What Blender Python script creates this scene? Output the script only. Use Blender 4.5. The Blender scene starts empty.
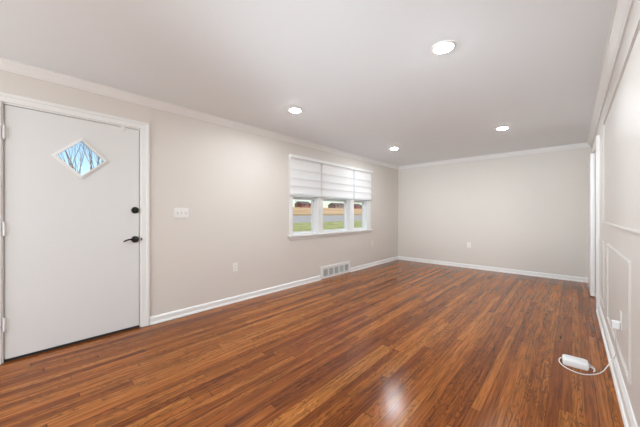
import bpy, math, random
from mathutils import Vector, Matrix

random.seed(7)
scene = bpy.context.scene
COL = scene.collection

# ------------------------------------------------------------------ camera
CAM_H = 1.183
FOCAL_PX = 272.0
YAW = math.degrees(math.atan(252.0 / FOCAL_PX))
cam_data = bpy.data.cameras.new('camera')
cam_data.sensor_fit = 'HORIZONTAL'
cam_data.sensor_width = 36.0
cam_data.lens = 36.0 * FOCAL_PX / 640.0
cam_data.clip_start = 0.02
cam_data.clip_end = 600
cam = bpy.data.objects.new('camera', cam_data)
cam.location = (0, 0, CAM_H)
cam.rotation_euler = (math.radians(90), 0, math.radians(YAW))
COL.objects.link(cam)
scene.camera = cam

# ------------------------------------------------------------------ world, sun, large lights, exposure
scene.view_settings.view_transform = 'Standard'
scene.view_settings.look = 'None'
scene.view_settings.gamma = 1.0
scene.view_settings.use_curve_mapping = False
scene.view_settings.exposure = 0.20

world = bpy.data.worlds.new('world')
scene.world = world
world.use_nodes = True
wn = world.node_tree
wn.nodes.clear()
w_out = wn.nodes.new('ShaderNodeOutputWorld')
w_bg = wn.nodes.new('ShaderNodeBackground')
w_sky = wn.nodes.new('ShaderNodeTexSky')
w_sky.sky_type = 'NISHITA'
w_sky.sun_disc = False
w_sky.sun_elevation = math.radians(32)
w_sky.sun_rotation = math.radians(90)
w_sky.air_density = 1.0
w_sky.dust_density = 0.4
w_sky.ozone_density = 2.2
w_bg.inputs['Strength'].default_value = 0.145
wn.links.new(w_sky.outputs[0], w_bg.inputs['Color'])
wn.links.new(w_bg.outputs[0], w_out.inputs['Surface'])

sun_data = bpy.data.lights.new('sun', 'SUN')
sun_data.energy = 4.6
sun_data.angle = math.radians(1.0)
sun_data.color = (1.0, 0.93, 0.82)
sun = bpy.data.objects.new('sun', sun_data)
sun.rotation_euler = Vector((-0.80, 0.25, -0.55)).to_track_quat('-Z', 'Y').to_euler()
COL.objects.link(sun)


def area_light(name, loc, direction, sx, sy, power, color=(1, 1, 1)):
    d = bpy.data.lights.new(name, 'AREA')
    d.shape = 'RECTANGLE'
    d.size, d.size_y = sx, sy
    d.energy = power
    d.color = color
    o = bpy.data.objects.new(name, d)
    o.location = loc
    o.rotation_euler = Vector(direction).to_track_quat('-Z', 'Z').to_euler()
    COL.objects.link(o)
    return o


# area light added outside an invented, unseen rear window to fill the room
area_light('rear_fill', (-1.55, -2.72, 1.42), (0, 1, 0.0), 2.6, 1.5, 104, (0.92, 0.975, 1.0))
# unseen fill light added behind the camera as a photographer's flash, brightening the far ceiling
fill_data = bpy.data.lights.new('fill_flash', 'SPOT')
fill_data.energy = 640.0
fill_data.color = (0.82, 0.93, 1.0)
fill_data.spot_size = math.radians(46)
fill_data.spot_blend = 1.0
fill_data.shadow_soft_size = 0.35
fill_lamp = bpy.data.objects.new('fill_flash', fill_data)
fill_lamp.location = (-1.00, -2.10, 0.55)
fill_lamp.rotation_euler = (Vector((-1.4, 6.3, 2.95)) - fill_lamp.location).to_track_quat('-Z', 'Y').to_euler()
COL.objects.link(fill_lamp)

hall_data = bpy.data.lights.new('hall_fill', 'POINT')  # unseen point light added to brighten the gap beside the open door leaf
hall_data.energy = 40.0
hall_data.shadow_soft_size = 0.25
hall_fill = bpy.data.objects.new('hall_fill', hall_data)
hall_fill.location = (1.3, 4.3, 2.1)
COL.objects.link(hall_fill)

# ------------------------------------------------------------------ mesh helpers
class MB:
    def __init__(self):
        self.v, self.f, self.m = [], [], []

    def _add(self, verts, faces, mi=0):
        b = len(self.v)
        self.v += [tuple(p) for p in verts]
        self.f += [tuple(i + b for i in f) for f in faces]
        self.m += [mi] * len(faces)
        return self

    def box(self, x0, x1, y0, y1, z0, z1, mi=0):
        vs = [(x, y, z) for x in (x0, x1) for y in (y0, y1) for z in (z0, z1)]
        fs = [(0, 1, 3, 2), (4, 6, 7, 5), (0, 4, 5, 1), (2, 3, 7, 6), (0, 2, 6, 4), (1, 5, 7, 3)]
        return self._add(vs, fs, mi)

    def prism(self, loop, ext, mi=0):
        n = len(loop)
        e = Vector(ext)
        vs = [Vector(p) for p in loop] + [Vector(p) + e for p in loop]
        fs = [tuple(range(n))[::-1], tuple(range(n, 2 * n))]
        fs += [(i, (i + 1) % n, n + (i + 1) % n, n + i) for i in range(n)]
        return self._add(vs, fs, mi)

    def frame(self, outer, inner, ext, mi=0):
        n = len(outer)
        e = Vector(ext)
        vs = [Vector(p) for p in outer] + [Vector(p) for p in inner]
        vs += [p + e for p in vs]
        fs = []
        for i in range(n):
            j = (i + 1) % n
            fs.append((i, j, n + j, n + i))
            fs.append((2 * n + i, 3 * n + i, 3 * n + j, 2 * n + j))
            fs.append((i, 2 * n + i, 2 * n + j, j))
            fs.append((n + i, n + j, 3 * n + j, 3 * n + i))
        return self._add(vs, fs, mi)

    def lathe(self, c, axis, profile, seg=32, mi=0, caps=True):
        """profile: list of (distance along axis, radius)"""
        a = Vector(axis).normalized()
        u = a.orthogonal().normalized()
        w = a.cross(u)
        c = Vector(c)
        vs, fs = [], []
        for (h, r) in profile:
            for k in range(seg):
                t = 2 * math.pi * k / seg
                vs.append(c + a * h + (u * math.cos(t) + w * math.sin(t)) * r)
        for i in range(len(profile) - 1):
            for k in range(seg):
                k2 = (k + 1) % seg
                fs.append((i * seg + k, i * seg + k2, (i + 1) * seg + k2, (i + 1) * seg + k))
        if caps:
            fs.append(tuple(range(seg))[::-1])
            n = (len(profile) - 1) * seg
            fs.append(tuple(range(n, n + seg)))
        return self._add(vs, fs, mi)

    def tube(self, pts, radii, seg=10, mi=0):
        pts = [Vector(p) for p in pts]
        n = len(pts)
        if not hasattr(radii, '__len__'):
            radii = [radii] * n
        vs, fs = [], []
        up = None
        for i, p in enumerate(pts):
            t = (pts[min(i + 1, n - 1)] - pts[max(i - 1, 0)]).normalized()
            if up is None:
                up = t.orthogonal().normalized()
            up = (up - t * up.dot(t))
            up = up.normalized() if up.length > 1e-6 else t.orthogonal().normalized()
            w = t.cross(up)
            for k in range(seg):
                a = 2 * math.pi * k / seg
                vs.append(p + (up * math.cos(a) + w * math.sin(a)) * radii[i])
        for i in range(n - 1):
            for k in range(seg):
                k2 = (k + 1) % seg
                fs.append((i * seg + k, i * seg + k2, (i + 1) * seg + k2, (i + 1) * seg + k))
        fs.append(tuple(range(seg))[::-1])
        fs.append(tuple(range((n - 1) * seg, n * seg)))
        return self._add(vs, fs, mi)

    def build(self, name, mats, parent=None, bevel=0.0, segs=2, smooth=False, recentre=False):
        me = bpy.data.meshes.new(name)
        vs = self.v
        off = Vector((0, 0, 0))
        if recentre:
            lo = [min(p[i] for p in vs) for i in range(3)]
            hi = [max(p[i] for p in vs) for i in range(3)]
            off = Vector(((lo[0] + hi[0]) / 2, (lo[1] + hi[1]) / 2, lo[2]))
            vs = [tuple(Vector(p) - off) for p in vs]
        me.from_pydata(vs, [], self.f)
        if not isinstance(mats, (list, tuple)):
            mats = [mats]
        for m in mats:
            me.materials.append(m)
        for p, mi in zip(me.polygons, self.m):
            p.material_index = mi
            p.use_smooth = smooth
        import bmesh
        bm = bmesh.new()
        bm.from_mesh(me)
        bmesh.ops.remove_doubles(bm, verts=bm.verts, dist=1e-6)
        bmesh.ops.recalc_face_normals(bm, faces=bm.faces)
        bm.to_mesh(me)
        bm.free()
        if smooth:
            try:
                me.set_sharp_from_angle(angle=math.radians(38))
            except Exception:
                pass
        o = bpy.data.objects.new(name, me)
        o.location = off
        COL.objects.link(o)
        if parent:
            o.parent = parent
        if bevel > 0:
            md = o.modifiers.new('bevel', 'BEVEL')
            md.width = bevel
            md.segments = segs
            md.limit_method = 'ANGLE'
            md.angle_limit = math.radians(40)
        return o


def tag(o, label=None, cat=None, group=None, kind=None):
    if label:
        o['label'] = label
    if cat:
        o['category'] = cat
    if group:
        o['group'] = group
    if kind:
        o['kind'] = kind
    return o


def empty(name, label=None, cat=None, group=None, kind=None):
    o = bpy.data.objects.new(name, None)
    o.empty_display_size = 0.05
    COL.objects.link(o)
    return tag(o, label, cat, group, kind)


def copy_tree(o, parent=None):
    c = o.copy()
    COL.objects.link(c)
    if parent:
        c.parent = parent
    for ch in list(o.children):
        copy_tree(ch, c)
    return c


# ------------------------------------------------------------------ materials
def srgb(r, g, b):
    def f(c):
        c /= 255.0
        return c / 12.92 if c <= 0.04045 else ((c + 0.055) / 1.055) ** 2.4
    return (f(r), f(g), f(b), 1.0)


def nt(name):
    m = bpy.data.materials.new(name)
    m.use_nodes = True
    t = m.node_tree
    return m, t, t.nodes['Principled BSDF']


def plain(name, col, rough=0.5, metal=0.0, bump=0.0, bump_scale=200.0, var=0.0, spec=0.5):
    m, t, b = nt(name)
    b.inputs['Base Color'].default_value = col
    b.inputs['Roughness'].default_value = rough
    b.inputs['Metallic'].default_value = metal
    b.inputs['Specular IOR Level'].default_value = spec
    if bump > 0 or var > 0:
        tc = t.nodes.new('ShaderNodeTexCoord')
        nz = t.nodes.new('ShaderNodeTexNoise')
        nz.inputs['Scale'].default_value = bump_scale
        nz.inputs['Detail'].default_value = 3
        t.links.new(tc.outputs['Object'], nz.inputs['Vector'])
        if bump > 0:
            bp = t.nodes.new('ShaderNodeBump')
            bp.inputs['Strength'].default_value = bump
            bp.inputs['Distance'].default_value = 0.002
            t.links.new(nz.outputs['Fac'], bp.inputs['Height'])
            t.links.new(bp.outputs[0], b.inputs['Normal'])
        if var > 0:
            mx = t.nodes.new('ShaderNodeMix')
            mx.data_type = 'RGBA'
            mx.inputs['A'].default_value = [c * (1 - var) for c in col[:3]] + [1]
            mx.inputs['B'].default_value = [min(1, c * (1 + var)) for c in col[:3]] + [1]
            t.links.new(nz.outputs['Fac'], mx.inputs['Factor'])
            t.links.new(mx.outputs['Result'], b.inputs['Base Color'])
    return m


M_WALL = plain('greige_wall_paint', (0.715, 0.672, 0.625, 1), 0.6, bump=0.05, bump_scale=350, var=0.012)
M_PANEL = plain('pale_panel_paint', (0.70, 0.665, 0.635, 1), 0.5, bump=0.04, bump_scale=300)
M_CEIL = plain('white_ceiling_paint', (0.845, 0.885, 0.91, 1), 0.7, bump=0.06, bump_scale=280)
M_TRIM = plain('white_trim_paint', (0.84, 0.84, 0.83, 1), 0.35)
M_DOOR = plain('white_door_paint', (0.75, 0.755, 0.75, 1), 0.38, bump=0.03, bump_scale=60)
M_PLATE = plain('white_plastic_plate', (0.86, 0.84, 0.82, 1), 0.3)
M_SLOT = plain('dark_slot', (0.05, 0.05, 0.05, 1), 0.6)
M_BLACK = plain('oil_rubbed_black_metal', (0.012, 0.011, 0.010, 1), 0.33, metal=0.4, bump=0.02, bump_scale=150)
M_DARK = plain('dark_gasket', (0.02, 0.018, 0.016, 1), 0.7)
M_VINYL = plain('white_window_vinyl', (0.85, 0.86, 0.86, 1), 0.35)
M_GRILLE = plain('grey_grille_louvre', (0.5, 0.51, 0.5, 1), 0.5)
M_DEVICE = plain('white_device_plastic', (0.86, 0.87, 0.88, 1), 0.25)
M_CORD = plain('white_cord_rubber', (0.85, 0.84, 0.82, 1), 0.4)
M_SUB = plain('exterior_siding', (0.6, 0.6, 0.58, 1), 0.8)


def floor_material():
    m, t, b = nt('oak_strip_floor')
    N, L = t.nodes.new, t.links.new
    W, LEN = 0.057, 1.7

    def math_(op, a, bb=None, c=None):
        n = N('ShaderNodeMath')
        n.operation = op
        for i, s in enumerate((a, bb, c)):
            if s is None:
                continue
            if isinstance(s, (int, float)):
                n.inputs[i].default_value = s
            else:
                L(s, n.inputs[i])
        return n.outputs[0]

    tc = N('ShaderNodeTexCoord')
    sp = N('ShaderNodeSeparateXYZ')
    L(tc.outputs['Object'], sp.inputs[0])
    X, Y = sp.outputs['X'], sp.outputs['Y']
    xs = math_('DIVIDE', X, W)
    ix = math_('FLOOR', xs)
    fx = math_('FRACT', xs)
    wn1 = N('ShaderNodeTexWhiteNoise')
    wn1.noise_dimensions = '1D'
    L(ix, wn1.inputs['W'])
    yo = math_('MULTIPLY', wn1.outputs['Value'], 7.3)
    ys = math_('ADD', math_('DIVIDE', Y, LEN), yo)
    # uneven board lengths
    nz1 = N('ShaderNodeTexNoise')
    nz1.noise_dimensions = '2D'
    cv1 = N('ShaderNodeCombineXYZ')
    L(math_('MULTIPLY', ix, 13.7), cv1.inputs[0])
    L(math_('MULTIPLY', ys, 0.5), cv1.inputs[1])
    L(cv1.outputs[0], nz1.inputs['Vector'])
    nz1.inputs['Scale'].default_value = 1.0
    ys = math_('ADD', ys, math_('MULTIPLY', nz1.outputs['Fac'], 0.9))
    iy = math_('FLOOR', ys)
    fy = math_('FRACT', ys)
    cid = N('ShaderNodeCombineXYZ')
    L(ix, cid.inputs[0])
    L(iy, cid.inputs[1])
    wn2 = N('ShaderNodeTexWhiteNoise')
    wn2.noise_dimensions = '3D'
    L(cid.outputs[0], wn2.inputs['Vector'])
    rnd = wn2.outputs['Value']
    # board tone
    cr = N('ShaderNodeValToRGB')
    e = cr.color_ramp.elements
    e[0].position, e[0].color = 0.0, srgb(118, 62, 26)
    e[1].position, e[1].color = 1.0, srgb(172, 108, 52)
    for p, c in ((0.22, srgb(134, 74, 31)), (0.5, srgb(147, 84, 37)), (0.78, srgb(159, 95, 43))):
        k = e.new(p)
        k.color = c
    L(rnd, cr.inputs[0])
    # grain: long streaks plus cathedral figure
    off = math_('MULTIPLY', rnd, 37.0)
    cg = N('ShaderNodeCombineXYZ')
    L(math_('ADD', math_('MULTIPLY', X, 75.0), off), cg.inputs[0])
    L(math_('ADD', math_('MULTIPLY', Y, 3.2), off), cg.inputs[1])
    L(off, cg.inputs[2])
    g1 = N('ShaderNodeTexNoise')
    g1.inputs['Scale'].default_value = 1.0
    g1.inputs['Detail'].default_value = 5
    g1.inputs['Roughness'].default_value = 0.62
    g1.inputs['Distortion'].default_value = 0.5
    L(cg.outputs[0], g1.inputs['Vector'])
    cf = N('ShaderNodeCombineXYZ')
    L(math_('ADD', math_('MULTIPLY', X, 20.0), off), cf.inputs[0])
    L(math_('ADD', math_('MULTIPLY', Y, 2.6), off), cf.inputs[1])
    L(off, cf.inputs[2])
    g2 = N('ShaderNodeTexNoise')
    g2.inputs['Scale'].default_value = 1.0
    g2.inputs['Detail'].default_value = 1.5
    L(cf.outputs[0], g2.inputs['Vector'])
    rings = math_('FRACT', math_('MULTIPLY', g2.outputs['Fac'], 13.0))
    rings = math_('POWER', rings, 3.0)
    fig = math_('GREATER_THAN', wn2.outputs['Color'], 0.35)
    rings = math_('MULTIPLY', rings, fig)
    mr = N('ShaderNodeMapRange')
    mr.inputs['From Min'].default_value = 0.3
    mr.inputs['From Max'].default_value = 0.7
    mr.inputs['To Min'].default_value = 0.42
    mr.inputs['To Max'].default_value = 1.52
    L(g1.outputs['Fac'], mr.inputs['Value'])
    tone = math_('MULTIPLY', mr.outputs[0], math_('SUBTRACT', 1.0, math_('MULTIPLY', rings, 0.62)))
    # broad drift of the stain
    dr = N('ShaderNodeTexNoise')
    dr.inputs['Scale'].default_value = 0.9
    L(tc.outputs['Object'], dr.inputs['Vector'])
    tone = math_('MULTIPLY', tone, math_('ADD', 0.72, math_('MULTIPLY', dr.outputs['Fac'], 0.56)))
    # seams
    dx = math_('MINIMUM', fx, math_('SUBTRACT', 1.0, fx))
    dy = math_('MINIMUM', fy, math_('SUBTRACT', 1.0, fy))
    seam_w = math_('ADD', 0.012, math_('MULTIPLY', math_('POWER', wn1.outputs['Value'], 6.0), 0.06))
    sx = math_('LESS_THAN', dx, seam_w)
    sy = math_('LESS_THAN', dy, 0.0016)
    seam = math_('MAXIMUM', sx, sy)
    tone = math_('MULTIPLY', tone, math_('SUBTRACT', 1.0, math_('MULTIPLY', seam, 0.62)))
    vm = N('ShaderNodeVectorMath')
    vm.operation = 'SCALE'
    L(cr.outputs[0], vm.inputs[0])
    L(tone, vm.inputs['Scale'])
    L(vm.outputs[0], b.inputs['Base Color'])
    rr = math_('ADD', 0.12, math_('MULTIPLY', g1.outputs['Fac'], 0.15))
    L(rr, b.inputs['Roughness'])
    b.inputs['Specular IOR Level'].default_value = 0.2
    hb = math_('SUBTRACT', math_('MULTIPLY', g1.outputs['Fac'], 0.12), seam)
    hb = math_('ADD', hb, math_('MULTIPLY', rnd, 0.25))
    bp = N('ShaderNodeBump')
    bp.inputs['Strength'].default_value = 0.22
    bp.inputs['Distance'].default_value = 0.0012
    L(hb, bp.inputs['Height'])
    L(bp.outputs[0], b.inputs['Normal'])
    return m


def glass_material():
    m = bpy.data.materials.new('clear_pane')
    m.use_nodes = True
    t = m.node_tree
    t.nodes.clear()
    out = t.nodes.new('ShaderNodeOutputMaterial')
    tr = t.nodes.new('ShaderNodeBsdfTransparent')
    tr.inputs[0].default_value = (0.95, 0.96, 0.96, 1)
    gl = t.nodes.new('ShaderNodeBsdfGlossy')
    gl.inputs['Roughness'].default_value = 0.02
    fr = t.nodes.new('ShaderNodeFresnel')
    fr.inputs[0].default_value = 1.3
    mx = t.nodes.new('ShaderNodeMixShader')
    ge = t.nodes.new('ShaderNodeNewGeometry')
    inv = t.nodes.new('ShaderNodeMath')
    inv.operation = 'SUBTRACT'
    inv.inputs[0].default_value = 1.0
    t.links.new(ge.outputs['Backfacing'], inv.inputs[1])
    mu = t.nodes.new('ShaderNodeMath')
    mu.operation = 'MULTIPLY'
    t.links.new(fr.outputs[0], mu.inputs[0])
    t.links.new(inv.outputs[0], mu.inputs[1])
    t.links.new(mu.outputs[0], mx.inputs[0])
    t.links.new(tr.outputs[0], mx.inputs[1])
    t.links.new(gl.outputs[0], mx.inputs[2])
    t.links.new(mx.outputs[0], out.inputs[0])
    return m


def shade_material():
    m = bpy.data.materials.new('white_shade_cloth')
    m.use_nodes = True
    t = m.node_tree
    t.nodes.clear()
    out = t.nodes.new('ShaderNodeOutputMaterial')
    d = t.nodes.new('ShaderNodeBsdfDiffuse')
    d.inputs[0].default_value = (0.97, 0.97, 0.97, 1)
    l = t.nodes.new('ShaderNodeBsdfTranslucent')
    l.inputs[0].default_value = (0.96, 0.925, 0.91, 1)
    nz = t.nodes.new('ShaderNodeTexNoise')
    nz.inputs['Scale'].default_value = 500
    tc = t.nodes.new('ShaderNodeTexCoord')
    t.links.new(tc.outputs['Object'], nz.inputs['Vector'])
    bp = t.nodes.new('ShaderNodeBump')
    bp.inputs['Strength'].default_value = 0.1
    bp.inputs['Distance'].default_value = 0.001
    t.links.new(nz.outputs[0], bp.inputs['Height'])
    t.links.new(bp.outputs[0], d.inputs['Normal'])
    mx = t.nodes.new('ShaderNodeMixShader')
    mx.inputs[0].default_value = 0.17
    t.links.new(d.outputs[0], mx.inputs[1])
    t.links.new(l.outputs[0], mx.inputs[2])
    t.links.new(mx.outputs[0], out.inputs[0])
    return m


def lamp_material(strength):
    m = bpy.data.materials.new('led_lens')
    m.use_nodes = True
    t = m.node_tree
    t.nodes.clear()
    out = t.nodes.new('ShaderNodeOutputMaterial')
    e = t.nodes.new('ShaderNodeEmission')
    e.inputs[0].default_value = (0.90, 0.965, 1.0, 1)
    e.inputs[1].default_value = strength
    t.links.new(e.outputs[0], out.inputs[0])
    return m


M_FLOOR = floor_material()
M_GLASS = glass_material()
M_SHADE = shade_material()
M_LENS = lamp_material(390.0)

# ------------------------------------------------------------------ room shell
A = -3.30      # left wall
B = 6.53       # far wall
C = 0.243      # right wall
R = -2.60      # rear wall
H = 2.39
T = 0.15


def wall_grid(axis, plane, out, us, zs, holes, name, mat):
    """wall with rectangular holes; axis 'x' = plane of constant x (u = y), 'y' = plane of constant y (u = x)"""
    us = sorted(set(us + [h[0] for h in holes] + [h[1] for h in holes]))
    zs = sorted(set(zs + [h[2] for h in holes] + [h[3] for h in holes]))

    def solid(i, j):
        if i < 0 or j < 0 or i >= len(us) - 1 or j >= len(zs) - 1:
            return False
        cu, cz = (us[i] + us[i + 1]) / 2, (zs[j] + zs[j + 1]) / 2
        return not any(h[0] < cu < h[1] and h[2] < cz < h[3] for h in holes)

    def P(d, u, z):
        return (d, u, z) if axis == 'x' else (u, d, z)
    mb = MB()
    for i in range(len(us) - 1):
        for j in range(len(zs) - 1):
            if not solid(i, j):
                continue
            u0, u1, z0, z1 = us[i], us[i + 1], zs[j], zs[j + 1]
            for d in (plane, out):
                mb._add([P(d, u0, z0), P(d, u1, z0), P(d, u1, z1), P(d, u0, z1)], [(0, 1, 2, 3)])
            for (di, dj, a, b2) in ((-1, 0, (u0, z0), (u0, z1)), (1, 0, (u1, z0), (u1, z1)),
                                    (0, -1, (u0, z0), (u1, z0)), (0, 1, (u0, z1), (u1, z1))):
                if not solid(i + di, j + dj):
                    mb._add([P(plane, *a), P(plane, *b2), P(out, *b2), P(out, *a)], [(0, 1, 2, 3)])
    o = mb.build(name, mat)
    tag(o, kind='structure')
    return o


DOOR = (-0.135, 0.815, 0.0, 2.066)
WIN = (2.90, 5.14, 0.83, 2.06)
OPEN = (4.76, 5.43, 0.0, 2.06)
ADDEDWIN = (-2.85, -0.25, 0.75, 2.10)  # invented opening in the unseen rear wall, added for the fill light

fl = MB().box(A - T, 2.4, R - T, B + T, -0.12, 0.0).build('floor', M_FLOOR)
tag(fl, kind='structure')
ce = MB().box(A - T, 2.4, R - T, B + T, H, H + 0.12).build('ceiling', M_CEIL)
tag(ce, kind='structure')
wall_grid('x', A, A - T, [R - T, B + T], [0.0, H], [DOOR, WIN], 'wall_left', M_WALL)
wall_grid('y', B, B + T, [A, 2.4], [0.0, H], [], 'wall_back', M_WALL)
wall_grid('x', C, C + 0.12, [R, B], [0.0, H], [OPEN], 'wall_right', M_PANEL)
wall_grid('y', R, R - T, [A, 2.4], [0.0, H], [ADDEDWIN], 'wall_rear', M_WALL)
wall_grid('x', 2.3, 2.4, [R, B], [0.0, H], [], 'wall_hall', M_WALL)

# crown moulding
def crown_profile():
    return [(0, H - 0.074), (0.010, H - 0.074), (0.013, H - 0.066), (0.020, H - 0.060), (0.028, H - 0.048),
            (0.040, H - 0.030), (0.050, H - 0.018), (0.052, H - 0.010), (0.062, H - 0.006), (0.062, H), (0, H)]


def base_profile():
    return [(0, 0), (0.026, 0), (0.026, 0.010), (0.022, 0.018), (0.015, 0.022), (0.015, 0.062), (0.012, 0.070), (0.006, 0.078), (0, 0.082)]


def base_right_profile():
    return [(0, 0), (0.030, 0), (0.030, 0.010), (0.026, 0.020), (0.017, 0.024), (0.017, 0.085), (0.012, 0.095), (0.006, 0.108), (0, 0.112)]


def run(name, prof, wall, u0, u1, mat=M_TRIM):
    mb = MB()
    if wall == 'left':
        mb.prism([(A + p, u0, z) for p, z in prof], (0, u1 - u0, 0))
    elif wall == 'right':
        mb.prism([(C - p, u0, z) for p, z in prof], (0, u1 - u0, 0))
    elif wall == 'back':
        mb.prism([(u0, B - p, z) for p, z in prof], (u1 - u0, 0, 0))
    else:
        mb.prism([(u0, R + p, z) for p, z in prof], (u1 - u0, 0, 0))
    o = mb.build(name, mat)
    tag(o, kind='structure')
    return o


run('trim_1', crown_profile(), 'left', R, B)
run('trim_2', crown_profile(), 'back', A, C)
run('trim_3', crown_profile(), 'right', R, B)
run('trim_4', crown_profile(), 'rear', A, C)
run('baseboard_left', base_profile(), 'left', 0.89, 3.57)
run('baseboard_left', base_profile(), 'left', 4.445, B)
run('baseboard_left', base_profile(), 'left', R, -0.215)
run('baseboard_back', base_profile(), 'back', A, C)
run('baseboard_right', base_right_profile(), 'right', R, 4.69)
run('baseboard_right', base_right_profile(), 'right', 6.17, B)
run('baseboard_rear', base_profile(), 'rear', A, C)


def rect(d, u0, u1, z0, z1):
    return [(d, u0, z0), (d, u1, z0), (d, u1, z1), (d, u0, z1)]


# ------------------------------------------------------------------ front door
def casing_sweep(name, x0, thick, w, path, mat=M_TRIM):
    """stepped casing swept along a path of (y, z, outward y, outward z) corners on a constant-x wall"""
    prof = [(0, 0), (0, 0.60), (0.05, 0.66), (0.58, 0.66), (0.64, 0.95), (0.70, 1.0), (0.96, 1.0), (1.0, 0.92), (1.0, 0)]
    mb = MB()
    n = len(prof)
    vs, fs = [], []
    for (y, z, oy, oz) in path:
        vs += [(x0 + thick * t, y + oy * w * k, z + oz * w * k) for k, t in prof]
    for i in range(len(path) - 1):
        for k in range(n):
            k2 = (k + 1) % n
            fs.append((i * n + k, i * n + k2, (i + 1) * n + k2, (i + 1) * n + k))
    fs.append(tuple(range(n))[::-1])
    fs.append(tuple(range((len(path) - 1) * n, len(path) * n)))
    mb._add(vs, fs)
    o = mb.build(name, mat)
    tag(o, kind='structure')
    return o


casing_sweep('trim_5', A, 0.020, 0.070, [(DOOR[0], 0, -1, 0), (DOOR[0], DOOR[3], -1, 1), (DOOR[1], DOOR[3], 1, 1), (DOOR[1], 0, 1, 0)])

# jamb lining and sill of the front door
jb = MB()
jb.box(A - T, A - 0.002, DOOR[0], DOOR[0] + 0.012, 0, DOOR[3])
jb.box(A - T, A - 0.002, DOOR[1] - 0.012, DOOR[1], 0, DOOR[3])
jb.box(A - T, A - 0.002, DOOR[0] + 0.012, DOOR[1] - 0.012, DOOR[3] - 0.012, DOOR[3])
jb.box(A - T, A - 0.062, DOOR[0] + 0.012, DOOR[0] + 0.028, 0, DOOR[3] - 0.012)
jb.box(A - T, A - 0.062, DOOR[1] - 0.028, DOOR[1] - 0.012, 0, DOOR[3] - 0.012)
jb.box(A - T, A - 0.062, DOOR[0] + 0.028, DOOR[1] - 0.028, DOOR[3] - 0.026, DOOR[3] - 0.012)
tag(jb.build('trim_6', M_TRIM), kind='structure')
tag(MB().box(A - T, A - 0.004, DOOR[0] + 0.012, DOOR[1] - 0.012, 0.0, 0.012).build('trim_7', M_DARK), kind='structure')

dx0, dx1 = A - 0.052, A - 0.008           # slab back and face
dy0, dy1 = DOOR[0] + 0.017, DOOR[1] - 0.017
dz0, dz1 = 0.022, DOOR[3] - 0.017
door = MB()
GY, GZ, GH, GV = 0.345, 1.690, 0.172, 0.163      # diamond centre and half diagonals
rc = [(dy0, dz0), (dy1, dz0), (dy1, dz1), (dy0, dz1)]
dm = [(GY, GZ - GV), (GY + GH, GZ), (GY, GZ + GV), (GY - GH, GZ)]
tri = [(0, 1, 4), (1, 5, 4), (1, 2, 5), (2, 6, 5), (2, 3, 6), (3, 7, 6), (3, 0, 7), (0, 4, 7)]
for xx in (dx0, dx1):
    door._add([(xx, p[0], p[1]) for p in rc + dm], tri)
for loop in (rc, dm):
    for k in range(4):
        p, q = loop[k], loop[(k + 1) % 4]
        door._add([(dx0, *p), (dx1, *p), (dx1, *q), (dx0, *q)], [(0, 1, 2, 3)])
door1 = door.build('door_1', M_DOOR)
tag(door1, 'white flush front door with a small diamond window and black hardware', kind='structure')


def dia(x, h, v):
    return [(x, GY, GZ - v), (x, GY + h, GZ), (x, GY, GZ + v), (x, GY - h, GZ)]


fr = MB()
fr.frame(dia(dx1 - 0.002, GH + 0.032, GV + 0.028), dia(dx1 - 0.002, GH - 0.004, GV - 0.004), (0.010, 0, 0))
fr.frame(dia(dx1 + 0.007, GH + 0.014, GV + 0.012), dia(dx1 + 0.007, GH - 0.004, GV - 0.004), (0.008, 0, 0))
dfr = fr.build('diamond_frame', M_TRIM, door1, bevel=0.002)
MB().prism(dia(dx0 + 0.018, GH, GV), (0.006, 0, 0)).build('pane', M_GLASS, dfr)
# weatherstrip line around the slab
for k, (hz) in enumerate((0.30, 1.06, 1.83)):
    hb = MB()
    hy = dy0 - 0.003
    for j in range(5):
        hb.lathe((dx1 + 0.012, hy, hz - 0.05 + j * 0.0202), (0, 0, 1), [(0, 0.0075), (0.0192, 0.0075)], 14)
    hb.lathe((dx1 + 0.012, hy, hz - 0.055), (0, 0, 1), [(0, 0.003), (0.002, 0.0055), (0.005, 0.0055)], 12)
    hb.lathe((dx1 + 0.012, hy, hz + 0.051), (0, 0, 1), [(0, 0.0055), (0.003, 0.0055), (0.005, 0.003)], 12)
    hb.box(dx1 - 0.001, dx1 + 0.003, hy + 0.004, hy + 0.022, hz - 0.05, hz + 0.051)
    hb.build('hinge', M_TRIM, door1, smooth=True)
# bottom sweep
MB().box(dx1 - 0.03, dx1 - 0.012, dy0 + 0.004, dy1 - 0.004, 0.0125, 0.024).build('door_sweep', M_DARK, door1)
# deadbolt
LY = 0.762
db = MB()
db.lathe((dx1, LY, 1.217), (1, 0, 0), [(-0.001, 0.034), (0.006, 0.034), (0.012, 0.030), (0.014, 0.022)], 36)
dbo = db.build('deadbolt', M_BLACK, door1, smooth=True)
MB().prism([(dx1 + 0.012, LY - 0.006, 1.200), (dx1 + 0.012, LY + 0.006, 1.200), (dx1 + 0.012, LY + 0.006, 1.234), (dx1 + 0.012, LY - 0.006, 1.234)],
           (0.020, 0, 0)).build('thumb_turn', M_BLACK, dbo, bevel=0.003)
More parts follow.
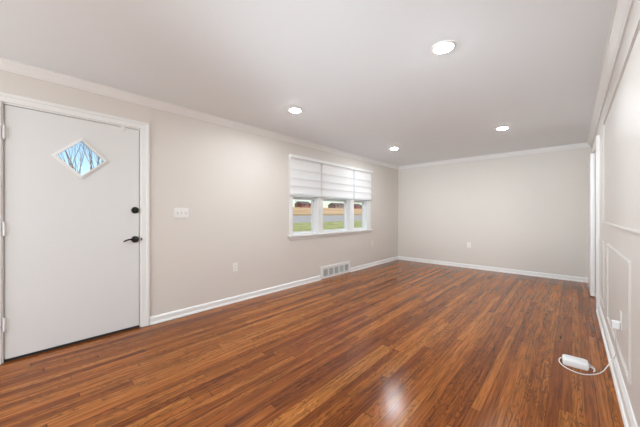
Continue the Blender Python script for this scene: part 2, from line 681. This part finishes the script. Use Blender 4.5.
# lever
LZ = 0.917
rs = MB()
rs.lathe((dx1, LY, LZ), (1, 0, 0), [(-0.001, 0.034), (0.005, 0.034), (0.011, 0.031), (0.015, 0.020), (0.017, 0.012), (0.050, 0.011)], 36)
rso = rs.build('lever_rose', M_BLACK, door1, smooth=True)
lv = MB()
pts = [(dx1 + 0.046, LY + 0.012, LZ), (dx1 + 0.049, LY - 0.005, LZ + 0.001), (dx1 + 0.050, LY - 0.03, LZ + 0.005), (dx1 + 0.050, LY - 0.06, LZ + 0.004),
       (dx1 + 0.049, LY - 0.085, LZ - 0.003), (dx1 + 0.048, LY - 0.102, LZ - 0.012), (dx1 + 0.048, LY - 0.108, LZ - 0.016)]
lv.tube(pts, [0.010, 0.011, 0.009, 0.0075, 0.007, 0.0065, 0.003], 14)
lv.build('lever', M_BLACK, rso, smooth=True)
# strike on the jamb
tag(MB().box(A - 0.004, A + 0.0145, DOOR[1] - 0.003, DOOR[1] + 0.007, LZ - 0.012, LZ + 0.012)
    .build('strike_plate', M_BLACK, bevel=0.002, recentre=True),
    'small dark latch strike plate on the white jamb beside the lever', 'strike plate')
# door-top bumper
bmp = MB().lathe((dx1, 0.66, dz1 - 0.012), (1, 0, 0), [(-0.001, 0.026), (0.006, 0.026), (0.010, 0.018)], 24)
bmp.build('bumper', M_TRIM, door1, smooth=True)

# ------------------------------------------------------------------ front window: three units
UNITS = [(2.92, 3.50), (3.63, 4.45), (4.58, 5.10)]
win = empty('window_1', 'white triple window with half drawn shades, view of a field', kind='structure')
wx = A - 0.09                                  # sash plane
fm = MB()
fm.box(A - T, A - 0.002, WIN[0], UNITS[0][0], WIN[2], WIN[3])
fm.box(A - T, A - 0.002, UNITS[2][1], WIN[1], WIN[2], WIN[3])
for a, b in ((UNITS[0][1], UNITS[1][0]), (UNITS[1][1], UNITS[2][0])):
    fm.box(A - T, A + 0.010, a, b, WIN[2], WIN[3])
for (a, b) in UNITS:
    fm.box(A - T, A - 0.002, a, b, WIN[3] - 0.03, WIN[3])
    fm.box(A - T, A - 0.002, a, b, WIN[2], WIN[2] + 0.012)
fm.build('window_frame', M_TRIM, win)
cs = MB()
cs.box(A, A + 0.010, 2.836, WIN[0] + 0.012, WIN[2], 2.115)
cs.box(A, A + 0.010, WIN[1] - 0.012, 5.215, WIN[2], 2.115)
cs.box(A, A + 0.010, WIN[0] + 0.012, WIN[1] - 0.012, WIN[3] - 0.012, 2.115)
cs.build('casing', M_TRIM, win, bevel=0.003)
MB().box(A - 0.08, A + 0.042, 2.80, 5.25, WIN[2] - 0.026, WIN[2]).build('stool', M_TRIM, win, bevel=0.006)
MB().box(A, A + 0.012, 2.84, 5.21, WIN[2] - 0.072, WIN[2] - 0.026).build('apron', M_TRIM, win, bevel=0.003)
MB().box(A, A + 0.062, 2.826, 5.235, 2.070, 2.120).build('head_board', M_TRIM, win, bevel=0.006)
for (a, b) in UNITS:
    zb, zm, zt = WIN[2] + 0.012, 1.445, WIN[3] - 0.03
    sm = MB()
    ls, rsw = 0.034, 0.048
    sm.frame(rect(wx - 0.03, a, b, zb, zm + 0.022), rect(wx - 0.03, a + ls, b - rsw, zb + 0.034, zm - 0.022), (0.034, 0, 0))
    so = sm.build('lower_sash', M_VINYL, win, bevel=0.003)
    MB().box(wx - 0.016, wx - 0.011, a + ls - 0.004, b - rsw + 0.004, zb + 0.030, zm - 0.018).build('pane', M_GLASS, so)
    MB().box(wx + 0.004, wx + 0.022, (a + b) / 2 - 0.03, (a + b) / 2 + 0.03, zm + 0.002, zm + 0.014).build('sash_lock', M_VINYL, so, bevel=0.003)
    MB().box(wx + 0.002, wx + 0.016, b - rsw + 0.006, b - 0.010, zm - 0.050, zm - 0.024).build('sash_latch', M_GRILLE, so, bevel=0.003)
    um = MB()
    um.frame(rect(wx - 0.058, a, b, zm - 0.022, zt), rect(wx - 0.058, a + 0.03, b - 0.03, zm + 0.022, zt - 0.03), (0.027, 0, 0))
    uo = um.build('upper_sash', M_VINYL, win, bevel=0.003)
    MB().box(wx - 0.048, wx - 0.043, a + 0.026, b - 0.026, zm + 0.018, zt - 0.026).build('pane', M_GLASS, uo)

# ------------------------------------------------------------------ roman shades
SHADES = [(2.840, 3.562, 'left of the three white roman shades, over the window unit nearest the front door'),
          (3.590, 4.541, 'widest white roman shade, in the middle over the picture pane'),
          (4.569, 5.212, 'right of the three white roman shades, over the window unit nearest the far wall')]
for (a, b, lab) in SHADES:
    root = empty('roman_shade', lab, 'window shade', 'white roman shades drawn over the top of the triple window')
    base = Vector((A + 0.003, (a + b) / 2, 1.462))
    hw = (b - a) / 2
    hr = MB().box(0.009, 0.034, -hw, hw, 0.588, 0.607)
    hr.build('headrail', M_TRIM, root)
    # soft horizontal folds: sawtooth cross section
    zt, zb, nf = 0.590, 0.016, 4
    step = 0.1365
    prof = []
    z = zt
    levels = [zt]
    k = 0
    fold_z = [0.436, 0.293, 0.169, 0.038]
    front = [(0.020, zt)]
    for fz in fold_z:
        front += [(0.024, fz + 0.03), (0.032, fz + 0.006), (0.031, fz - 0.006), (0.026, fz - 0.007), (0.022, fz + 0.008), (0.020, fz + 0.009), (0.018, fz - 0.004)]
    front += [(0.021, zb)]
    sheet = MB()
    nfr = len(front)
    sheet._add([(x, y, zz) for y in (-hw, hw) for x, zz in front], [(i, i + 1, nfr + i + 1, nfr + i) for i in range(nfr - 1)])
    sheet.build('shade_cloth', M_SHADE, root, smooth=True)
    MB().box(0.012, 0.028, -hw, hw, 0.0, 0.015).build('bottom_rail', M_GRILLE, root, bevel=0.004)
    root.location = base

# ------------------------------------------------------------------ return-air grille
gr = empty('air_grille', 'white wall vent with five grey louvred panels under the window at floor level', 'air vent')
gw, gz0, gz1 = 0.432, 0.006, 0.222
cells = []
cw, gap = 0.115, 0.041
x0 = -(5 * cw + 4 * gap) / 2
for k in range(5):
    cells.append((x0 + k * (cw + gap), x0 + k * (cw + gap) + cw))
pf = MB()
px0, px1 = 0.0, 0.018
zc0, zc1 = 0.045, 0.172
pf.box(px0, px1, -gw, gw, gz0, zc0)
pf.box(px0, px1, -gw, gw, zc1, gz1)
prev = -gw
for (a, b) in cells:
    pf.box(px0, px1, prev, a, zc0, zc1)
    prev = b
pf.box(px0, px1, prev, gw, zc0, zc1)
pfo = pf.build('face_plate', M_TRIM, gr)
MB().box(0.0, 0.002, -gw + 0.01, gw - 0.01, gz0 + 0.01, gz1 - 0.01).build('backing', M_SLOT, gr)
for (a, b) in cells:
    lb = MB()
    n = 7
    for j in range(n):
        zc = zc0 + (j + 0.5) * (zc1 - zc0) / n
        lb.prism([(0.003, a, zc + 0.008), (0.005, a, zc + 0.008), (0.015, a, zc - 0.004), (0.013, a, zc - 0.004)], (0, b - a, 0))
    for q in (1, 2):
        yy = a + (b - a) * q / 3
        lb.box(0.003, 0.015, yy - 0.002, yy + 0.002, zc0, zc1)
    lb.build('louvre_panel', M_GRILLE, gr)
gr.location = (A, 4.008, 0)

# ------------------------------------------------------------------ outlets and switch
def make_outlet(label):
    r = empty('wall_outlet', label, 'outlet')
    MB().box(0, 0.0055, -0.036, 0.036, -0.058, 0.058).build('cover_plate', M_PLATE, r, bevel=0.003)
    for s in (-1, 1):
        f = MB()
        loop = []
        for k in range(20):
            t = 2 * math.pi * k / 20
            loop.append((0.004, 0.0165 * math.copysign(abs(math.cos(t)) ** 0.6, math.cos(t)), s * 0.0195 + 0.0140 * math.copysign(abs(math.sin(t)) ** 0.8, math.sin(t))))
        f.prism(loop, (0.0032, 0, 0))
        fo = f.build('receptacle', M_PLATE, r)
        sl = MB()
        sl.box(0.0068, 0.0075, -0.0075, -0.0055, s * 0.0195 - 0.003, s * 0.0195 + 0.006)
        sl.box(0.0068, 0.0075, 0.0055, 0.0075, s * 0.0195 - 0.003, s * 0.0195 + 0.005)
        sl.lathe((0.0068, 0, s * 0.0195 - 0.0085), (1, 0, 0), [(0, 0.0024), (0.0007, 0.0024)], 10)
        sl.build('slots', M_SLOT, fo)
    MB().lathe((0.0050, 0, 0), (1, 0, 0), [(0, 0.003), (0.0012, 0.0026)], 12).build('screw', M_PLATE, r)
    return r


o1 = make_outlet('white duplex outlet low on the left wall, between the front door and the window')
o1.location = (A, 1.893, 0.469)
o2 = copy_tree(o1)
tag(o2, 'white duplex outlet on the left wall, right of the window near the far corner')
o2.location = (A, 5.277, 0.50)
o3 = copy_tree(o1)
tag(o3, 'white duplex outlet low on the far wall')
o3.location = (-1.64, B, 0.50)
o3.rotation_euler = (0, 0, math.radians(-90))
o4 = copy_tree(o1)
tag(o4, 'white duplex outlet on the right panelled wall with an adapter plugged in')
o4.location = (C, 2.70, 0.468)
o4.rotation_euler = (0, 0, math.radians(180))

sw = empty('light_switch', 'white triple toggle switch plate on the wall right of the front door', 'light switch')
MB().box(0, 0.006, -0.082, 0.082, -0.0575, 0.0575).build('cover_plate', M_PLATE, sw, bevel=0.003)
for k, u in enumerate((-0.046, 0.0, 0.046)):
    MB().box(0.0055, 0.0066, u - 0.006, u + 0.006, -0.0125, 0.0125).build('slot', M_GRILLE, sw)
    up = 1 if k != 1 else -1
    MB().prism([(0.005, u - 0.0045, -0.006), (0.005, u + 0.0045, -0.006), (0.005, u + 0.0045, 0.006), (0.005, u - 0.0045, 0.006)],
               (0.013, 0, 0.008 * up)).build('toggle', M_PLATE, sw, bevel=0.0015)
sw.location = (A, 1.215, 1.190)

# ------------------------------------------------------------------ right wall: picture-frame mouldings, cased opening, open door leaf
def moulding_frame(name, y0, y1, z0, z1, w=0.024, t=0.010):
    mb = MB()
    o = rect(C, y0, y1, z0, z1)
    i = rect(C, y0 + w, y1 - w, z0 + w, z1 - w)
    mb.frame(o, i, (-t * 0.55, 0, 0))
    q = w * 0.3
    o2 = rect(C, y0 + q, y1 - q, z0 + q, z1 - q)
    i2 = rect(C, y0 + w - q, y1 - w + q, z0 + w - q, z1 - w + q)
    mb.frame(o2, i2, (-t, 0, 0))
    ob = mb.build(name, M_PANEL)
    tag(ob, kind='structure')
    return ob


moulding_frame('trim_8', 0.60, 4.06, 1.075, 2.115)
moulding_frame('trim_9', 2.30, 3.61, 0.22, 0.912)
moulding_frame('trim_10', 4.00, 4.54, 0.22, 0.892)
moulding_frame('trim_11', 0.40, 1.88, 0.22, 0.912)

casing_sweep('trim_12', C, -0.027, 0.070, [(OPEN[0], 0, -1, 0), (OPEN[0], OPEN[3], -1, 1), (6.14, OPEN[3], 0, 1)])
jr = MB()
jr.box(C + 0.002, C + 0.12, OPEN[0], OPEN[0] + 0.014, 0, OPEN[3])
jr.box(C + 0.002, C + 0.12, OPEN[1] - 0.014, OPEN[1], 0, OPEN[3])
jr.box(C + 0.002, C + 0.12, OPEN[0] + 0.014, OPEN[1] - 0.014, OPEN[3] - 0.014, OPEN[3])
tag(jr.build('trim_13', M_TRIM), kind='structure')
leaf = MB().box(C - 0.050, C - 0.004, 5.450, 6.135, 0.012, 2.035).build('door_2', M_TRIM, bevel=0.002)
tag(leaf, 'white slab door folded open flat against the right wall', kind='structure')
for hz in (0.25, 1.80):
    MB().lathe((C - 0.010, 5.444, hz - 0.045), (0, 0, 1), [(0, 0.005), (0.09, 0.005)], 10).build('hinge', M_TRIM, leaf)

# ------------------------------------------------------------------ downlights
def make_downlight(label):
    r = empty('downlight', label, 'ceiling light', 'recessed ceiling downlights')
    MB().lathe((0, 0, 0), (0, 0, -1), [(0.0, 0.084), (0.004, 0.084), (0.008, 0.077), (0.009, 0.066), (0.007, 0.062), (0.000, 0.062)], 48, caps=False).build('trim_ring', M_TRIM, r, smooth=True)
    MB().lathe((0, 0, 0), (0, 0, -1), [(0.0, 0.062), (0.005, 0.062), (0.012, 0.052), (0.0145, 0.032), (0.015, 0.010)], 40).build('lens', M_LENS, r, smooth=True)
    return r


d1 = make_downlight('nearest glowing downlight in the ceiling, largest in view')
d1.location = (-0.685, 2.06, H)
for (x, y, lab) in ((-2.37, 2.13, 'glowing downlight in the ceiling nearest the left wall and the window'),
                    (-0.722, 4.57, 'glowing downlight in the ceiling nearest the far right corner'),
                    (-2.425, 4.64, 'smallest glowing downlight, in the ceiling near the far left corner')):
    d = copy_tree(d1)
    tag(d, lab)
    d.location = (x, y, H)

# ------------------------------------------------------------------ white box on the floor, adapter and cord
def rounded(w, d, r, n=6):
    pts = []
    for (sx, sy, a0) in ((1, 1, 0), (-1, 1, 90), (-1, -1, 180), (1, -1, 270)):
        for k in range(n + 1):
            a = math.radians(a0 + 90 * k / n)
            pts.append((sx * (w / 2 - r) + r * math.cos(a), sy * (d / 2 - r) + r * math.sin(a)))
    return pts


rt = empty('router', 'white rounded network box lying on the wood floor by the right wall', 'router')
sh = MB()
prof = [(0.0, 0.97), (0.002, 0.985), (0.016, 1.0), (0.035, 0.985), (0.041, 0.955), (0.043, 0.90)]
ring = rounded(0.152, 0.118, 0.024)
nn = len(ring)
vs, fs = [], []
for (z, s) in prof:
    vs += [(x * s, y * s, z) for x, y in ring]
for i in range(len(prof) - 1):
    for k in range(nn):
        k2 = (k + 1) % nn
        fs.append((i * nn + k, i * nn + k2, (i + 1) * nn + k2, (i + 1) * nn + k))
fs.append(tuple(range(nn))[::-1])
fs.append(tuple(range((len(prof) - 1) * nn, len(prof) * nn)))
sh._add(vs, fs)
sh.build('housing', M_DEVICE, rt, smooth=True)
MB().lathe((-0.045, -0.02, 0.0428), (0, 0, 1), [(0, 0.003), (0.0006, 0.003)], 12).build('indicator', M_GRILLE, rt)
MB().box(0.0745, 0.0770, -0.012, 0.012, 0.010, 0.022).build('port', M_GRILLE, rt)
rt.location = (0.018, 2.915, 0.0005)
rt.rotation_euler = (0, 0, math.radians(3))


def smooth_path(pts, n=10):
    P = [Vector(p) for p in pts]
    P = [P[0] * 2 - P[1]] + P + [P[-1] * 2 - P[-2]]
    out = []
    for i in range(1, len(P) - 2):
        for k in range(n):
            t = k / n
            a, b, c, d = P[i - 1], P[i], P[i + 1], P[i + 2]
            out.append(0.5 * ((2 * b) + (c - a) * t + (2 * a - 5 * b + 4 * c - d) * t * t + (3 * b - a - 3 * c + d) * t ** 3))
    out.append(P[-2])
    return out


ad = empty('power_adapter', 'white plug-in adapter on the right wall outlet with its white cord coiled on the floor', 'adapter')
MB().box(C - 0.047, C - 0.008, 2.675, 2.720, 0.409, 0.460).build('adapter_body', M_DEVICE, ad, bevel=0.006)
MB().lathe((C - 0.028, 2.697, 0.410), (0, 0, -1), [(0, 0.005), (0.018, 0.0035)], 12).build('strain_relief', M_CORD, ad)
path = [(C - 0.028, 2.697, 0.405), (C - 0.028, 2.715, 0.34), (C - 0.018, 2.80, 0.26), (C - 0.008, 2.90, 0.19), (C - 0.010, 2.96, 0.125), (C - 0.024, 2.975, 0.090),
        (C - 0.048, 2.955, 0.040), (0.160, 2.895, 0.006), (0.110, 2.815, 0.004), (0.045, 2.772, 0.004), (-0.030, 2.802, 0.004), (-0.068, 2.862, 0.004),
        (-0.076, 2.930, 0.004), (-0.055, 2.985, 0.004), (0.02, 3.005, 0.004), (0.095, 2.985, 0.004), (0.125, 2.930, 0.004), (0.118, 2.872, 0.004), (0.126, 2.895, 0.008), (0.110, 2.912, 0.014), (0.096, 2.914, 0.016)]
MB().tube(smooth_path(path), 0.0034, 8).build('cord', M_CORD, ad, smooth=True)

# ------------------------------------------------------------------ outside
def ground_material(name, c1, c2, scale, rough=0.95):
    m, t, b = nt(name)
    tc = t.nodes.new('ShaderNodeTexCoord')
    nz = t.nodes.new('ShaderNodeTexNoise')
    nz.inputs['Scale'].default_value = scale
    nz.inputs['Detail'].default_value = 6
    t.links.new(tc.outputs['Object'], nz.inputs['Vector'])
    cr = t.nodes.new('ShaderNodeValToRGB')
    cr.color_ramp.elements[0].position = 0.35
    cr.color_ramp.elements[0].color = c1
    cr.color_ramp.elements[1].position = 0.65
    cr.color_ramp.elements[1].color = c2
    t.links.new(nz.outputs[0], cr.inputs[0])
    t.links.new(cr.outputs[0], b.inputs['Base Color'])
    b.inputs['Roughness'].default_value = rough
    return m


M_GRASS = ground_material('yard_grass', srgb(142, 146, 84), srgb(184, 184, 122), 1.3)
M_ROAD = ground_material('asphalt', srgb(164, 160, 156), srgb(188, 183, 178), 2.0)
M_FIELD = ground_material('dry_field', srgb(196, 158, 112), srgb(224, 190, 146), 0.12)
M_VERGE = ground_material('dry_verge', srgb(150, 126, 84), srgb(186, 160, 108), 0.8)

# terrain profile by distance from the house front (x = A - T - s)
GX = A - T
prof = [(0.0, -0.55), (5.0, -0.42), (16.0, 0.30), (24.0, 0.72), (27.0, 0.86), (60.0, 1.95), (130.0, 4.0)]


def ground(name, s0, s1, z0, z1, mat, lab=None):
    vs = [(GX - s0, -160, z0), (GX - s0, 420, z0), (GX - s1, 420, z1), (GX - s1, -160, z1)]
    o = MB().prism(vs, (0, 0, -0.3)).build(name, mat)
    tag(o, lab, kind='structure')
    return o


ground('ground_lawn', 0.0, 15.0, -0.55, 0.34, M_GRASS)
ground('ground_road', 15.0, 26.0, 0.34, 0.86, M_ROAD)
ground('ground_verge', 26.0, 32.0, 0.86, 1.10, M_VERGE)
ground('ground_field', 32.0, 150.0, 1.10, 6.0, M_FIELD)

M_BRICK = plain('red_brick', srgb(122, 84, 76), 0.9)
M_SIDING = plain('grey_siding', srgb(126, 112, 106), 0.9)
M_ROOF = plain('dark_roof', srgb(104, 90, 90), 0.9)
M_BARK = plain('grey_bark', srgb(120, 108, 102), 0.9, bump=0.4, bump_scale=30)


def house(label, x, y, z, w, d, h, mat):
    r = empty('house', label, 'house')
    MB().box(-d / 2, d / 2, -w / 2, w / 2, -0.6, h).build('walls', mat, r)
    ov = 0.4
    MB().prism([(-d / 2 - ov, -w / 2 - ov, h), (d / 2 + ov, -w / 2 - ov, h), (0, -w / 2 - ov, h + d * 0.26)], (0, w + 2 * ov, 0)).build('roof', M_ROOF, r)
    for k in (-0.3, 0.0, 0.3):
        if k == 0.0:
            MB().box(d / 2, d / 2 + 0.08, -0.5, 0.5, 0.0, 2.0).build('door', M_ROOF, r)
        else:
            MB().box(d / 2, d / 2 + 0.08, k * w - 0.7, k * w + 0.7, 0.9, 2.2).build('window', M_DARK, r)
    r.location = (x, y, z)
    return r


def along(px, dist):
    """point on the ground beyond the window in the direction of a picture column"""
    th = math.radians(YAW)
    q = (px - 320) / FOCAL_PX
    dx, dy = (math.cos(th) * q - math.sin(th)), (math.sin(th) * q + math.cos(th))
    k = dist / -dx
    return -dist, dy * k


def gz(x):
    s = GX - x
    return 1.10 + (s - 32) * (4.9 / 118)


for px, dist, w, d, h, mat, lab in ((303, 142, 9, 8, 2.3, M_BRICK, 'distant low brick house beyond the field, seen through the left window unit'),
                                    (337, 142, 13, 8, 2.3, M_SIDING, 'distant grey house beyond the field, seen through the middle window unit'),
                                    (355.5, 142, 10, 8, 2.3, M_BRICK, 'distant brick house beyond the field, seen through the right window unit')):
    x, y = along(px, dist)
    house(lab, x, y, gz(x), w, d, h, mat)


def bare_tree(label, loc, height, r0, seed, depth=5, spread=0.5, n_first=4, fork=0.35):
    rnd = random.Random(seed)
    mb = MB()

    def grow(p, dirv, length, r, lev):
        n = 4
        pts, rad = [p], [r]
        dcur = dirv.copy()
        for i in range(n):
            dcur = (dcur + Vector((rnd.uniform(-1, 1), rnd.uniform(-1, 1), rnd.uniform(-0.4, 0.8))) * 0.10).normalized()
            pts.append(pts[-1] + dcur * (length / n))
            rad.append(r * (1 - 0.45 * (i + 1) / n))
        mb.tube(pts, rad, 6 if lev < 2 else 4)
        if lev >= depth:
            return
        kids = n_first if lev == 0 else rnd.choice((2, 3, 3))
        for k in range(kids):
            i = n if k == 0 else rnd.choice((2, 3, 4)) if lev else n
            ax = Vector((rnd.uniform(-1, 1), rnd.uniform(-1, 1), rnd.uniform(-0.3, 0.6)))
            nd = (dcur + ax * spread * (0.5 if k == 0 else 1.25)).normalized()
            nd.z = max(nd.z, 0.05)
            grow(pts[i], nd.normalized(), length * rnd.uniform(0.62, 0.85), rad[i] * rnd.uniform(0.6, 0.78), lev + 1)
    grow(Vector((0, 0, -0.2)), Vector((0, 0, 1)), height * fork, r0, 0)
    o = mb.build('bare_tree', M_BARK, smooth=True)
    tag(o, label, 'tree')
    o.location = loc
    return o


bare_tree('bare winter tree with fanning branches, seen through the diamond pane of the door', (-10.6, 1.08, -0.2), 6.0, 0.075, 23, depth=6, spread=0.40, n_first=11, fork=0.28)
for px, dist, hh, sd, lab in ((296, 108, 6.5, 3, 'distant bare tree beside the low brick house, in the left window unit'),
                              (345, 112, 7.0, 5, 'distant bare tree beyond the field, at the right side of the middle window unit')):
    x, y = along(px, dist)
    bare_tree(lab, (x, y, gz(x)), hh, 0.22, sd, depth=4, spread=0.6, fork=0.3)

# frame of the added rear window, unseen, where the fill light comes in
rw = MB()
rw.frame([(ADDEDWIN[0], R - 0.07, ADDEDWIN[2]), (ADDEDWIN[1], R - 0.07, ADDEDWIN[2]), (ADDEDWIN[1], R - 0.07, ADDEDWIN[3]), (ADDEDWIN[0], R - 0.07, ADDEDWIN[3])],
         [(ADDEDWIN[0] + 0.06, R - 0.07, ADDEDWIN[2] + 0.06), (ADDEDWIN[1] - 0.06, R - 0.07, ADDEDWIN[2] + 0.06), (ADDEDWIN[1] - 0.06, R - 0.07, ADDEDWIN[3] - 0.06), (ADDEDWIN[0] + 0.06, R - 0.07, ADDEDWIN[3] - 0.06)],
         (0, 0.07, 0))
tag(rw.build('added_window', M_TRIM), kind='structure')
